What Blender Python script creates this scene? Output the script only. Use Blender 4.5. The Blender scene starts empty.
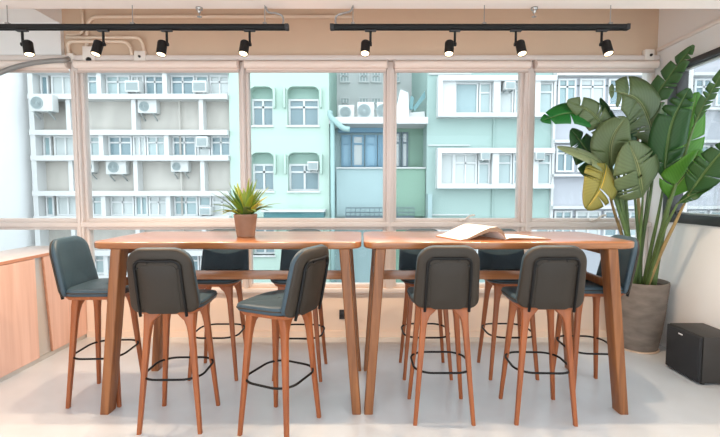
import bpy, bmesh, math, random
from mathutils import Vector, Matrix
rnd = random.Random(7)
S = bpy.context.scene
COL = S.collection
PI = math.pi

# ------------------------------------------------------------------ camera
F_PX, HC = 420.0, 1.37
PITCH = math.atan(26.5 / F_PX)
CX, CY = 362.0, 218.5
cam_d = bpy.data.cameras.new('camera')
cam = bpy.data.objects.new('camera', cam_d)
COL.objects.link(cam)
cam_d.sensor_width = 36.0
cam_d.lens = 36.0 * F_PX / 720.0
cam_d.shift_x = -2.0 / 720.0
cam.location = (0, 0, HC)
cam.rotation_euler = (PI / 2 - PITCH, 0, 0)
cam_d.clip_start = 0.05
S.camera = cam

def at(px, py, y):
    """point of the place at depth y seen at a pixel of the photograph"""
    fx = (px - CX) / F_PX
    fy = -(py - CY) / F_PX
    c, s = math.cos(PITCH), math.sin(PITCH)
    d = Vector((fx, c + fy * s, -s + fy * c))
    return Vector((0, 0, HC)) + d * (y / d.y)

# ------------------------------------------------------------------ materials
def srgb(r, g, b):
    def f(c):
        c /= 255.0
        return c / 12.92 if c <= 0.04045 else ((c + 0.055) / 1.055) ** 2.4
    return (f(r), f(g), f(b), 1.0)

MATS = {}
def mat(name, rgb, rough=0.5, metal=0.0, spec=0.5, noise=0.0, nscale=8.0, bump=0.0, bscale=120.0, stretch=None, emit=None, coat=0.0, sheen=0.0):
    if name in MATS:
        return MATS[name]
    m = bpy.data.materials.new(name)
    m.use_nodes = True
    nt = m.node_tree
    b = nt.nodes['Principled BSDF']
    b.inputs['Base Color'].default_value = rgb
    b.inputs['Roughness'].default_value = rough
    b.inputs['Metallic'].default_value = metal
    b.inputs['Specular IOR Level'].default_value = spec
    b.inputs['Coat Weight'].default_value = coat
    b.inputs['Sheen Weight'].default_value = sheen
    tc = nt.nodes.new('ShaderNodeTexCoord')
    mp = nt.nodes.new('ShaderNodeMapping')
    nt.links.new(tc.outputs['Object'], mp.inputs['Vector'])
    if stretch:
        mp.inputs['Scale'].default_value = stretch
    if noise > 0:
        n = nt.nodes.new('ShaderNodeTexNoise')
        n.inputs['Scale'].default_value = nscale
        n.inputs['Detail'].default_value = 5
        nt.links.new(mp.outputs['Vector'], n.inputs['Vector'])
        r = nt.nodes.new('ShaderNodeValToRGB')
        r.color_ramp.elements[0].position = 0.3
        r.color_ramp.elements[1].position = 0.7
        lo = tuple(max(0, c * (1 - noise)) for c in rgb[:3]) + (1,)
        hi = tuple(min(1, c * (1 + noise)) for c in rgb[:3]) + (1,)
        r.color_ramp.elements[0].color = lo
        r.color_ramp.elements[1].color = hi
        nt.links.new(n.outputs['Fac'], r.inputs['Fac'])
        nt.links.new(r.outputs['Color'], b.inputs['Base Color'])
    if bump > 0:
        n2 = nt.nodes.new('ShaderNodeTexNoise')
        n2.inputs['Scale'].default_value = bscale
        n2.inputs['Detail'].default_value = 3
        nt.links.new(mp.outputs['Vector'], n2.inputs['Vector'])
        bp = nt.nodes.new('ShaderNodeBump')
        bp.inputs['Strength'].default_value = bump
        bp.inputs['Distance'].default_value = 0.002
        nt.links.new(n2.outputs['Fac'], bp.inputs['Height'])
        nt.links.new(bp.outputs['Normal'], b.inputs['Normal'])
    if emit:
        b.inputs['Emission Color'].default_value = emit[0]
        b.inputs['Emission Strength'].default_value = emit[1]
    MATS[name] = m
    return m

def wood(name, c1, c2, axis, rough=0.4, scale=1.0, coat=0.0):
    """straight-grained timber, grain along the given axis"""
    m = bpy.data.materials.new(name)
    m.use_nodes = True
    nt = m.node_tree
    b = nt.nodes['Principled BSDF']
    tc = nt.nodes.new('ShaderNodeTexCoord')
    mp = nt.nodes.new('ShaderNodeMapping')
    sc = [38 * scale] * 3
    sc[axis] = 1.6 * scale
    mp.inputs['Scale'].default_value = sc
    nt.links.new(tc.outputs['Object'], mp.inputs['Vector'])
    n = nt.nodes.new('ShaderNodeTexNoise')
    n.inputs['Scale'].default_value = 1.0
    n.inputs['Detail'].default_value = 6
    n.inputs['Distortion'].default_value = 0.6
    nt.links.new(mp.outputs['Vector'], n.inputs['Vector'])
    r = nt.nodes.new('ShaderNodeValToRGB')
    r.color_ramp.elements[0].position = 0.32
    r.color_ramp.elements[1].position = 0.68
    r.color_ramp.elements[0].color = c1
    r.color_ramp.elements[1].color = c2
    nt.links.new(n.outputs['Fac'], r.inputs['Fac'])
    nt.links.new(r.outputs['Color'], b.inputs['Base Color'])
    b.inputs['Roughness'].default_value = rough
    b.inputs['Coat Weight'].default_value = coat
    b.inputs['Coat Roughness'].default_value = 0.2
    MATS[name] = m
    return m

def glass_mat(name, tint, refl):
    m = bpy.data.materials.new(name)
    m.use_nodes = True
    nt = m.node_tree
    nt.nodes.clear()
    out = nt.nodes.new('ShaderNodeOutputMaterial')
    mix = nt.nodes.new('ShaderNodeMixShader')
    tr = nt.nodes.new('ShaderNodeBsdfTransparent')
    gl = nt.nodes.new('ShaderNodeBsdfGlossy')
    fr = nt.nodes.new('ShaderNodeFresnel')
    mu = nt.nodes.new('ShaderNodeMath')
    mu.operation = 'MULTIPLY'
    mu.inputs[1].default_value = refl
    fr.inputs['IOR'].default_value = 1.45
    tr.inputs['Color'].default_value = tint
    gl.inputs['Roughness'].default_value = 0.02
    nt.links.new(fr.outputs['Fac'], mu.inputs[0])
    nt.links.new(mu.outputs[0], mix.inputs['Fac'])
    nt.links.new(tr.outputs['BSDF'], mix.inputs[1])
    nt.links.new(gl.outputs['BSDF'], mix.inputs[2])
    nt.links.new(mix.outputs['Shader'], out.inputs['Surface'])
    MATS[name] = m
    return m

def leaf_mat(name, c, vein, rough=0.42, trans=0.35):
    m = bpy.data.materials.new(name)
    m.use_nodes = True
    nt = m.node_tree
    b = nt.nodes['Principled BSDF']
    uv = nt.nodes.new('ShaderNodeUVMap')
    sx = nt.nodes.new('ShaderNodeSeparateXYZ')
    nt.links.new(uv.outputs['UV'], sx.inputs['Vector'])
    # u: 0 at the midrib, 1 at the margin; v along the leaf
    ma = nt.nodes.new('ShaderNodeMath'); ma.operation = 'MULTIPLY_ADD'
    ma.inputs[1].default_value = -0.22
    nt.links.new(sx.outputs['X'], ma.inputs[0])
    nt.links.new(sx.outputs['Y'], ma.inputs[2])
    mb = nt.nodes.new('ShaderNodeMath'); mb.operation = 'MULTIPLY'
    mb.inputs[1].default_value = 120.0
    nt.links.new(ma.outputs[0], mb.inputs[0])
    si = nt.nodes.new('ShaderNodeMath'); si.operation = 'SINE'
    nt.links.new(mb.outputs[0], si.inputs[0])
    rp = nt.nodes.new('ShaderNodeValToRGB')
    rp.color_ramp.elements[0].position = 0.0
    rp.color_ramp.elements[1].position = 1.0
    rp.color_ramp.elements[0].color = tuple(x * 0.87 for x in c[:3]) + (1,)
    rp.color_ramp.elements[1].color = c
    mr = nt.nodes.new('ShaderNodeMapRange')
    mr.inputs['From Min'].default_value = -1
    nt.links.new(si.outputs[0], mr.inputs['Value'])
    nt.links.new(mr.outputs['Result'], rp.inputs['Fac'])
    rb = nt.nodes.new('ShaderNodeMath'); rb.operation = 'LESS_THAN'
    rb.inputs[1].default_value = 0.07
    nt.links.new(sx.outputs['X'], rb.inputs[0])
    mx = nt.nodes.new('ShaderNodeMixRGB')
    nt.links.new(rb.outputs[0], mx.inputs['Fac'])
    nt.links.new(rp.outputs['Color'], mx.inputs['Color1'])
    mx.inputs['Color2'].default_value = vein
    nt.links.new(mx.outputs['Color'], b.inputs['Base Color'])
    b.inputs['Roughness'].default_value = rough
    tl = nt.nodes.new('ShaderNodeBsdfTranslucent')
    nt.links.new(mx.outputs['Color'], tl.inputs['Color'])
    ms = nt.nodes.new('ShaderNodeMixShader')
    ms.inputs['Fac'].default_value = trans
    out = nt.nodes['Material Output']
    nt.links.new(b.outputs['BSDF'], ms.inputs[1])
    nt.links.new(tl.outputs['BSDF'], ms.inputs[2])
    nt.links.new(ms.outputs['Shader'], out.inputs['Surface'])
    MATS[name] = m
    return m

# interior
M_FLOOR = mat('floor_concrete', srgb(206, 210, 214), 0.25, noise=0.05, nscale=2.2, bump=0.05, bscale=30)
M_CEIL = mat('ceiling_paint', srgb(238, 226, 218), 0.8)
M_BULK = mat('beige_paint', srgb(214, 186, 160), 0.75, noise=0.02, nscale=3)
M_WHITE = mat('white_wall_paint', srgb(236, 233, 230), 0.75)
M_LOW = mat('cream_wall_paint', srgb(238, 214, 194), 0.7)
M_FRAME = mat('window_frame_paint', srgb(226, 213, 205), 0.4)
M_BLIND = mat('blind_fabric', srgb(240, 222, 210), 0.8, bump=0.1, bscale=300)
M_RAIL = mat('blind_rail', srgb(206, 188, 178), 0.5)
M_PIPE = mat('conduit_cream', srgb(232, 210, 188), 0.5)
M_BOX = mat('junction_box_white', srgb(238, 228, 218), 0.5)
M_GLASS = glass_mat('clear_glass', (0.98, 0.99, 0.99, 1), 0.25)
M_DARKFRAME = mat('charcoal_frame', srgb(44, 42, 43), 0.4)
M_BLACK = mat('black_metal', srgb(20, 19, 19), 0.5, spec=0.25)
M_BLACKP = mat('black_plastic', srgb(36, 35, 36), 0.5)
M_GREYMET = mat('grey_conduit', srgb(150, 146, 142), 0.4, metal=0.4)
M_CHROME = mat('chrome', srgb(190, 188, 185), 0.25, metal=1.0)
M_TABLE = wood('table_wood_along_x', srgb(138, 82, 45), srgb(174, 113, 67), 0, 0.30, 0.8, 0.9)
M_TLEG = wood('table_wood_upright', srgb(120, 72, 40), srgb(152, 96, 54), 2, 0.42)
M_SLEG = wood('stool_wood', srgb(136, 72, 36), srgb(164, 92, 48), 2, 0.4)
M_CAB = wood('cabinet_wood', srgb(216, 172, 152), srgb(232, 192, 174), 2, 0.5, 0.55)
M_CABTOP = mat('cabinet_top_laminate', srgb(226, 214, 208), 0.35)
M_CABEDGE = wood('cabinet_edge_wood', srgb(190, 132, 104), srgb(208, 150, 122), 1, 0.5, 0.5)
M_ALU = mat('brushed_aluminium', srgb(205, 203, 198), 0.35, metal=0.5)
M_FAB = mat('slate_blue_fabric', srgb(50, 70, 81), 0.45, bump=0.25, bscale=420, noise=0.08, nscale=60)
M_SHELL = mat('charcoal_upholstery', srgb(52, 44, 36), 0.55, spec=0.35, bump=0.2, bscale=420, noise=0.05, nscale=60)
M_PANEL = mat('dark_back_panel', srgb(47, 40, 33), 0.55, spec=0.35, bump=0.15, bscale=420)
M_POT = mat('terracotta', srgb(140, 110, 90), 0.75, noise=0.1, nscale=14)
M_SOIL = mat('soil', srgb(60, 46, 36), 0.95, noise=0.3, nscale=60, bump=0.6, bscale=90)
M_CONC = mat('planter_concrete', srgb(122, 111, 102), 0.85, noise=0.3, nscale=6, bump=0.4, bscale=40, stretch=(1, 1, 2.5))
M_PAPER = mat('paper', srgb(244, 240, 234), 0.7)
M_PAGES = mat('page_edges', srgb(150, 122, 98), 0.8, noise=0.35, nscale=4, stretch=(1, 1, 90))
M_COVER = mat('kraft_cover', srgb(166, 112, 74), 0.6)
M_LAMP = mat('lamp_lens', srgb(255, 240, 220), 0.3, emit=((1.0, 0.76, 0.46, 1), 6.0))
M_GRILLE = mat('speaker_cloth', srgb(38, 38, 40), 0.85, bump=0.5, bscale=500)
M_SUB = mat('black_ash_cabinet', srgb(48, 45, 43), 0.5, bump=0.1, bscale=200)
M_SUBTOP = M_SUB
M_LOGO = mat('silver_badge', srgb(225, 225, 225), 0.3)
M_LENS = mat('dark_lens', srgb(25, 24, 26), 0.15)

# ------------------------------------------------------------------ mesh helpers
def link(name, me, m, parent=None, smooth=False, loc=None):
    o = bpy.data.objects.new(name, me)
    COL.objects.link(o)
    if m is not None and len(me.materials) == 0:
        me.materials.append(m)
    if parent is not None:
        o.parent = parent
    if loc is not None:
        o.location = loc
    if smooth:
        for p in me.polygons:
            p.use_smooth = True
    return o

def fin(bm, name, m, parent=None, smooth=False, loc=None, sharp=None):
    bmesh.ops.recalc_face_normals(bm, faces=bm.faces)
    me = bpy.data.meshes.new(name)
    bm.to_mesh(me)
    bm.free()
    o = link(name, me, m, parent, smooth or sharp is not None, loc)
    if sharp is not None:
        me.set_sharp_from_angle(angle=math.radians(sharp))
    return o

def bx(bm, x0, x1, y0, y1, z0, z1, bev=0.0, seg=2):
    r = bmesh.ops.create_cube(bm, size=1.0)
    vs = r['verts']
    for v in vs:
        v.co = Vector(((x0 + x1) / 2 + v.co.x * (x1 - x0), (y0 + y1) / 2 + v.co.y * (y1 - y0), (z0 + z1) / 2 + v.co.z * (z1 - z0)))
    if bev > 0:
        es = set()
        for v in vs:
            es.update(v.link_edges)
        bmesh.ops.bevel(bm, geom=list(es), offset=bev, segments=seg, affect='EDGES', profile=0.5)

def box(name, m, x0, x1, y0, y1, z0, z1, parent=None, bev=0.0, seg=2):
    bm = bmesh.new()
    bx(bm, x0, x1, y0, y1, z0, z1, bev, seg)
    return fin(bm, name, m, parent, sharp=35 if bev else None)

def prism(bm, quad0, quad1):
    """solid between two matching loops"""
    a = [bm.verts.new(p) for p in quad0]
    b = [bm.verts.new(p) for p in quad1]
    n = len(a)
    bm.faces.new(a[::-1]); bm.faces.new(b)
    for i in range(n):
        bm.faces.new((a[i], a[(i + 1) % n], b[(i + 1) % n], b[i]))

def spline(pts, n=8):
    P = [Vector(p) for p in pts]
    if len(P) < 3:
        return P
    out = []
    for i in range(len(P) - 1):
        p0 = P[i - 1] if i > 0 else P[i] * 2 - P[i + 1]
        p1, p2 = P[i], P[i + 1]
        p3 = P[i + 2] if i + 2 < len(P) else P[i + 1] * 2 - P[i]
        for k in range(n):
            t = k / n
            out.append(0.5 * ((2 * p1) + (p2 - p0) * t + (2 * p0 - 5 * p1 + 4 * p2 - p3) * t * t + (3 * p1 - p0 - 3 * p2 + p3) * t ** 3))
    out.append(P[-1])
    return out

def tube(bm, pts, rad, segs=10, closed=False):
    P = [Vector(p) for p in pts]
    n = len(P)
    R = rad if isinstance(rad, (list, tuple)) else [rad] * n
    rings = []
    up = None
    for i in range(n):
        if closed:
            t = (P[(i + 1) % n] - P[i - 1]).normalized()
        else:
            t = (P[min(i + 1, n - 1)] - P[max(i - 1, 0)]).normalized()
        if up is None:
            a = Vector((0, 0, 1)) if abs(t.z) < 0.9 else Vector((1, 0, 0))
            up = (a - t * a.dot(t)).normalized()
        else:
            up = (up - t * up.dot(t)).normalized()
        s = t.cross(up)
        rings.append([bm.verts.new(P[i] + (up * math.cos(q * 2 * PI / segs) + s * math.sin(q * 2 * PI / segs)) * R[i]) for q in range(segs)])
    m = n if closed else n - 1
    for i in range(m):
        a, b = rings[i], rings[(i + 1) % n]
        for q in range(segs):
            bm.faces.new((a[q], a[(q + 1) % segs], b[(q + 1) % segs], b[q]))
    if not closed:
        bm.faces.new(rings[0][::-1])
        bm.faces.new(rings[-1])

def lathe(bm, prof, segs=32, c=(0, 0, 0), axis='Z', cap=True):
    rings = []
    for r, z in prof:
        ring = []
        for q in range(segs):
            a = q * 2 * PI / segs
            p = Vector((r * math.cos(a), r * math.sin(a), z))
            if axis == 'Y':
                p = Vector((p.x, p.z, p.y))
            ring.append(bm.verts.new(p + Vector(c)))
        rings.append(ring)
    for i in range(len(rings) - 1):
        for q in range(segs):
            bm.faces.new((rings[i][q], rings[i][(q + 1) % segs], rings[i + 1][(q + 1) % segs], rings[i + 1][q]))
    if cap:
        bm.faces.new(rings[0][::-1])
        bm.faces.new(rings[-1])

def loft(bm, rings, cap=True):
    V = [[bm.verts.new(p) for p in r] for r in rings]
    n = len(V[0])
    for i in range(len(V) - 1):
        for q in range(n):
            bm.faces.new((V[i][q], V[i][(q + 1) % n], V[i + 1][(q + 1) % n], V[i + 1][q]))
    if cap:
        bm.faces.new(V[0][::-1])
        bm.faces.new(V[-1])

def empty(name, loc=(0, 0, 0), rz=0.0):
    o = bpy.data.objects.new(name, None)
    COL.objects.link(o)
    o.location = loc
    o.rotation_euler = (0, 0, rz)
    o.empty_display_size = 0.1
    return o

def tag(o, label=None, cat=None, group=None, kind=None):
    if label: o['label'] = label
    if cat: o['category'] = cat
    if group: o['group'] = group
    if kind: o['kind'] = kind
    return o

def st(o):
    o['kind'] = 'structure'
    return o

def copy_tree(o, parent=None):
    c = o.copy()
    COL.objects.link(c)
    if parent is not None:
        c.parent = parent
    for ch in list(o.children):
        copy_tree(ch, c)
    return c

def rrect(w, h, r, n=6, cx=0.0, cy=0.0):
    """rounded rectangle outline"""
    out = []
    for sx, sy, a0 in ((1, 1, 0), (-1, 1, 90), (-1, -1, 180), (1, -1, 270)):
        for k in range(n + 1):
            a = math.radians(a0 + 90 * k / n)
            out.append((cx + sx * (w / 2 - r) + r * math.cos(a), cy + sy * (h / 2 - r) + r * math.sin(a)))
    return out

# ------------------------------------------------------------------ room shell
WY = 3.90          # inside face of the window wall
RX = 2.68          # inside face of the right wall
LX = -4.6          # left wall, beyond the cabinet
YB = -0.9
st(box('floor', M_FLOOR, LX - 0.1, RX + 0.25, YB, WY + 0.2, -0.15, 0))
bm = bmesh.new()
bx(bm, LX - 0.1, RX + 0.25, YB, 2.75, 2.533, 2.75)
st(fin(bm, 'ceiling', M_CEIL))
bm = bmesh.new()
bx(bm, LX - 0.1, RX + 0.25, 2.70, WY + 0.2, 3.30, 3.40)
bx(bm, LX - 0.1, RX + 0.25, 2.65, 2.70, 2.75, 3.40)
st(fin(bm, 'ceiling_raised', M_CEIL))
# window wall: bulkhead above, low wall below
st(box('wall_back', M_BULK, LX - 0.1, RX, WY, WY + 0.2, 2.545, 3.30))
st(box('wall_back_low', M_LOW, LX - 0.1, RX, WY, WY + 0.2, 0, 0.47))
# lighter boxed-in beam at the left
bm = bmesh.new()
bx(bm, LX, -2.70, WY - 0.045, WY, 2.60, 2.88)
bx(bm, LX, -2.71, 2.75, WY, 2.88, 3.30)
st(fin(bm, 'trim_beam', M_WHITE))
st(box('wall_left', M_WHITE, LX - 0.1, LX, YB, WY, 0, 3.30))
# right wall with the opening of the dark-framed window
bm = bmesh.new()
WZ0, WZ1 = 1.11, 2.45
WYA, WYB_ = 0.35, 3.72
bx(bm, RX, RX + 0.2, YB, WY + 0.2, 0, WZ0)
bx(bm, RX, RX + 0.2, YB, WY + 0.2, WZ1, 3.30)
bx(bm, RX, RX + 0.2, YB, WYA, WZ0, WZ1)
bx(bm, RX, RX + 0.2, WYB_, WY + 0.2, WZ0, WZ1)
st(fin(bm, 'wall_right', M_WHITE))
# narrow pale strip along the right wall
st(box('trim_ledge', M_CEIL, RX - 0.03, RX, 2.8, WY - 0.03, 2.63, 2.66, bev=0.005))
st(box('trim_head', M_FRAME, LX, RX, WY - 0.045, WY, 2.553, 2.598, bev=0.006))

# posts, transom, sill of the window wall
POSTS = [(-2.612, 0.062), (-1.085, 0.036), (0.258, 0.066), (1.520, 0.085)]
for i, (x, w) in enumerate(POSTS):
    bm = bmesh.new()
    bx(bm, x - w / 2, x + w / 2, WY - 0.02, WY + 0.12, 0.47, 2.545, 0.006)
    bx(bm, x - 0.012, x + 0.012, WY - 0.034, WY - 0.02, 0.47, 2.46, 0.003)
    st(fin(bm, 'trim_%d' % (i + 1), M_FRAME, sharp=35))
edges = [LX] + [p for p, _ in POSTS] + [RX]
hw = [0] + [w / 2 for _, w in POSTS] + [0]
wn = 0
for i in range(5):
    x0 = edges[i] + hw[i]
    x1 = edges[i + 1] - hw[i + 1]
    for (z0, z1, e) in ((1.09, 2.545, 0.028), (0.47, 1.045, 0.028)):
        wn += 1
        r = st(empty('window_%d' % wn, ((x0 + x1) / 2, WY + 0.05, z0)))
        bm = bmesh.new()
        hwid = (x1 - x0) / 2
        y0, y1 = -0.035, 0.035
        h = z1 - z0
        for (a, b, c, d) in ((-hwid, -hwid + e, 0, h), (hwid - e, hwid, 0, h), (-hwid + e, hwid - e, 0, e + 0.006), (-hwid + e, hwid - e, h - e, h)):
            bx(bm, a, b, y0, y1, c, d, 0.004)
        fin(bm, 'window_frame', M_FRAME, r, sharp=35)
        box('window_pane', M_GLASS, -hwid + e, hwid - e, -0.004, 0.004, e + 0.006, h - e, r)
        if z0 > 1 and i in (3, 4):
            bm = bmesh.new()
            hx = (0.93 if i == 3 else 2.15) - (x0 + x1) / 2
            bx(bm, hx - 0.03, hx + 0.03, -0.052, -0.035, 0.006, 0.03, 0.004)
            tube(bm, spline([(hx, -0.055, 0.018), (hx + 0.03, -0.066, 0.03), (hx + 0.075, -0.062, 0.06), (hx + 0.115, -0.058, 0.066)], 5), 0.009, 8)
            fin(bm, 'window_handle', M_BOX, r, smooth=True)
st(box('trim_transom', M_FRAME, LX, RX, WY - 0.03, WY + 0.12, 1.045, 1.09, bev=0.008))
st(box('trim_sill', M_FRAME, LX, RX, WY - 0.04, WY + 0.0, 0.43, 0.47, bev=0.006))
st(box('baseboard_back', M_LOW, -2.6, RX, WY - 0.012, WY, 0, 0.06))

# dark-framed window in the right wall
r = st(empty('window_11', (RX + 0.05, (WYA + WYB_) / 2, WZ0)))
bm = bmesh.new()
hl = (WYB_ - WYA) / 2
H = WZ1 - WZ0
e = 0.075
for (a, b, c, d) in ((-hl, -hl + e, 0, H), (hl - 0.11, hl, 0, H), (-hl + e, hl - 0.11, 0, e), (-hl + e, hl - 0.11, H - 0.05, H)):
    bx(bm, -0.07, 0.03, a, b, c, d, 0.006)
fin(bm, 'window_frame', M_DARKFRAME, r, sharp=35)
bm = bmesh.new()
for (a, b, c, d) in ((-hl + e, hl - 0.11, e, e + 0.015), (-hl + e, hl - 0.11, H - 0.065, H - 0.05)):
    bx(bm, -0.03, 0.01, a, b, c, d, 0.003)
fin(bm, 'window_bead', M_ALU, r, sharp=35)
box('window_pane', M_GLASS, -0.004, 0.004, -hl + e, hl - 0.11, e, H - 0.05, r)

# ------------------------------------------------------------------ roller blinds
bl = [
    ('rolled-up cream roller blind over the leftmost window bay', edges[0] + 1.2, edges[1] - 0.025),
    ('rolled-up cream roller blind above the bay of white flats, second from left', edges[1] + 0.025, edges[2] - 0.02),
    ('rolled-up cream roller blind above the bay with the mint building', edges[2] + 0.02, edges[3] - 0.025),
    ('rolled-up cream roller blind above the bay with the teal building', edges[3] + 0.025, edges[4] - 0.0),
    ('rolled-up cream roller blind above the bay behind the tall plant', edges[4] + 0.03, RX - 0.02)]
for lab, x0, x1 in bl:
    r = tag(empty('roller_blind', ((x0 + x1) / 2, WY - 0.05, 2.46)), lab, 'blind', 'rolled-up blinds along the window wall')
    h = (x1 - x0) / 2
    bm = bmesh.new()
    pr = [(0.001, -h + 0.012), (0.034, -h + 0.012), (0.034, h - 0.012), (0.001, h - 0.012)]
    rings = []
    for rr, xx in pr:
        rings.append([Vector((xx, rr * math.cos(q * PI / 10), 0.052 + rr * math.sin(q * PI / 10))) for q in range(20)])
    loft(bm, rings)
    bx(bm, -h + 0.015, h - 0.015, 0.026, 0.0285, 0.0, 0.05)
    fin(bm, 'blind_roll', M_BLIND, r, sharp=40)
    box('bottom_rail', M_RAIL, -h + 0.013, h - 0.013, 0.018, 0.036, -0.012, 0.006, r, bev=0.004)
    for s in (-1, 1):
        box('bracket', M_RAIL, s * h - 0.012 * (s > 0), s * h + 0.012 * (s < 0), -0.02, 0.048, 0.02, 0.093, r, bev=0.003)

# ------------------------------------------------------------------ conduits, boxes and fittings on the bulkhead
PY_ = WY - 0.018
def conduit(lab, pts, rad, m, cat='conduit', name='conduit'):
    bm = bmesh.new()
    tube(bm, pts, rad, 10)
    o = fin(bm, name, m, smooth=True)
    return tag(o, lab, cat, 'conduits on the bulkhead')
P = lambda x, y: at(x, y, PY_ - 0.034)
def cornered(pts, r=0.06, n=6):
    Q = [Vector(p) for p in pts]
    out = [Q[0]]
    for i in range(1, len(Q) - 1):
        a = (Q[i - 1] - Q[i]); b = (Q[i + 1] - Q[i])
        rr = min(r, a.length * 0.49, b.length * 0.49)
        p0 = Q[i] + a.normalized() * rr
        p2 = Q[i] + b.normalized() * rr
        for k in range(n + 1):
            t = k / n
            out.append(p0 * (1 - t) ** 2 + Q[i] * 2 * t * (1 - t) + p2 * t * t)
    out.append(Q[-1])
    return out
PZ = lambda px, py, d=0.0: Vector((P(px, py).x, PY_ - d, P(px, py).z))
conduit('cream conduit with one elbow running level just under the ceiling edge at left', cornered([PZ(84.5, 49), PZ(84.5, 15), PZ(352, 15)], 0.12), 0.016, M_PIPE)
conduit('cream conduit looping wide over the two boxes at left, upper loop', cornered([PZ(66, 37.5, 0.032), PZ(141, 37.5, 0.032), PZ(142.5, 51, 0.0)], 0.09), 0.014, M_PIPE)
conduit('cream conduit of the inner loop between the corner box and the junction box', cornered([PZ(66.5, 53, 0.0), PZ(67, 41.5, 0.032), PZ(129, 41.5, 0.032), PZ(131, 58, 0.0)], 0.09), 0.014, M_PIPE)
conduit('short cream conduit leaving the left beam above the loops', spline([PZ(64.5, 33.5), PZ(72, 33.5), PZ(78, 32), PZ(80.5, 27), PZ(79.5, 8)], 5), 0.011, M_PIPE)
tag(conduit('grey bent conduit arching along the boxed beam at far left', spline([at(-40, 90, 3.79), at(-10, 77, 3.79), at(10, 69, 3.79), at(30, 63.5, 3.79), at(50, 61, 3.79), at(63, 60.3, 3.79), at(67, 59.5, 3.82), at(69, 58.5, 3.87)], 6), 0.022, M_GREYMET), group='conduits on the bulkhead')
def fitbox(lab, px0, px1, py0, py1, depth, dot=None, name='junction_box', cat='junction box', back=WY):
    a = at(px0, py1, back - depth); b = at(px1, py0, back - depth)
    r = tag(empty(name, ((a.x + b.x) / 2, back, a.z)), lab, cat)
    w = (b.x - a.x) / 2
    h = b.z - a.z
    box('housing', M_BOX, -w, w, -depth, 0, 0, h, r, bev=0.006)
    if dot:
        c = at(dot[0], dot[1], back - depth)
        bm = bmesh.new()
        rr = dot[2]
        lathe(bm, [(rr * 0.2, -0.018), (rr * 0.8, -0.012), (rr, 0.0), (rr, 0.01)], 18, (c.x - (a.x + b.x) / 2, -depth, c.z - a.z), 'Y')
        fin(bm, dot[3], M_LENS, r, smooth=True)
    return r
fitbox('cream square box at the corner of the left beam under the conduit loops', 66.5, 73, 53, 61.5, 0.05)
fitbox('white junction box with a small dark centre where the conduit loops end', 134, 145, 50.5, 62, 0.05, (139.5, 56.5, 0.012, 'knockout'))
fitbox('white square box with a dark centre at the right corner of the bulkhead', 645, 655, 49, 60, 0.05, (651, 55, 0.012, 'knockout'))
r = fitbox('white security camera box with a round dark lens beside the left conduits', 82.5, 94, 46, 62.5, 0.055, (88.7, 60, 0.026, 'lens'), 'security_camera', 'camera')
for px, lab in ((199.5, 'small ceiling sprinkler head at left between the second and third spotlights'), (534, 'small ceiling sprinkler head at right near the third spotlight of the right track')):
    a = at(px, 9, 2.74); b = at(px, 19, 2.74)
    r = tag(empty('sprinkler_head', (a.x, 2.735, 2.533)), lab, 'sprinkler', 'ceiling sprinklers')
    bm = bmesh.new()
    lathe(bm, [(0.022, 0.0), (0.02, -0.012), (0.01, -0.014), (0.009, -0.03), (0.004, -0.035)], 16)
    fin(bm, 'fitting', M_CHROME, r, smooth=True)
    bm = bmesh.new()
    lathe(bm, [(0.003, -0.033), (0.003, -0.052), (0.015, -0.053), (0.015, -0.056)], 16)
    fin(bm, 'deflector', M_CHROME, r)
# dark socket on the low wall behind the middle of the tables
a = at(342.5, 314.5, WY - 0.01)
r = tag(empty('wall_socket', (a.x, WY, a.z - 0.045)), 'small dark wall socket on the low cream wall behind the middle table legs', 'socket')
box('face_plate', M_BLACKP, -0.03, 0.03, -0.012, 0, 0, 0.09, r, bev=0.004)
bm = bmesh.new()
for sx in (-0.01, 0.01):
    bx(bm, sx - 0.003, sx + 0.003, -0.0135, -0.012, 0.04, 0.055)
fin(bm, 'pin_slots', M_LENS, r)

# ------------------------------------------------------------------ lighting tracks and spotlights
TY = 2.70
def track(x0, x1, lab, hang, cable):
    r = tag(empty('light_track', ((x0 + x1) / 2, TY, 2.385)), lab, 'track', 'lighting tracks under the ceiling')
    h = (x1 - x0) / 2
    mx = (x0 + x1) / 2
    bm = bmesh.new()
    bx(bm, -h, h, -0.018, 0.018, 0.004, 0.03, 0.003)
    bx(bm, -h, h, -0.018, -0.008, 0.0, 0.004)
    bx(bm, -h, h, 0.008, 0.018, 0.0, 0.004)
    fin(bm, 'rail', M_BLACK, r, sharp=35)
    for x in (-h, h):
        box('end_cap', M_BLACKP, x - 0.012, x + 0.012, -0.02, 0.02, -0.002, 0.032, r, bev=0.003)
    for hx in hang:
        bm = bmesh.new()
        tube(bm, [(hx - mx, 0, 0.03), (hx - mx, 0, 0.148)], 0.0028, 8)
        bx(bm, hx - mx - 0.012, hx - mx + 0.012, -0.012, 0.012, 0.03, 0.042, 0.002)
        fin(bm, 'hanger', M_GREYMET, r)
    if cable:
        bm = bmesh.new()
        tube(bm, spline([(c[0] - mx, c[1] - TY, c[2] - 2.385) for c in cable], 6), 0.006, 8)
        fin(bm, 'feed_cable', M_GREYMET, r, smooth=True)
def tx(px): return (px - CX) / F_PX * 2.63
track(tx(-14), tx(287), 'long black lighting track at left, carrying four spotlights', [tx(8), tx(133), tx(265)],
      [(tx(265), TY + 0.02, 2.533), (tx(268), TY + 0.02, 2.50), (tx(276), TY, 2.485), (tx(282), TY, 2.47), (tx(283.5), TY, 2.44), (tx(282.5), TY, 2.415)])
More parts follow.
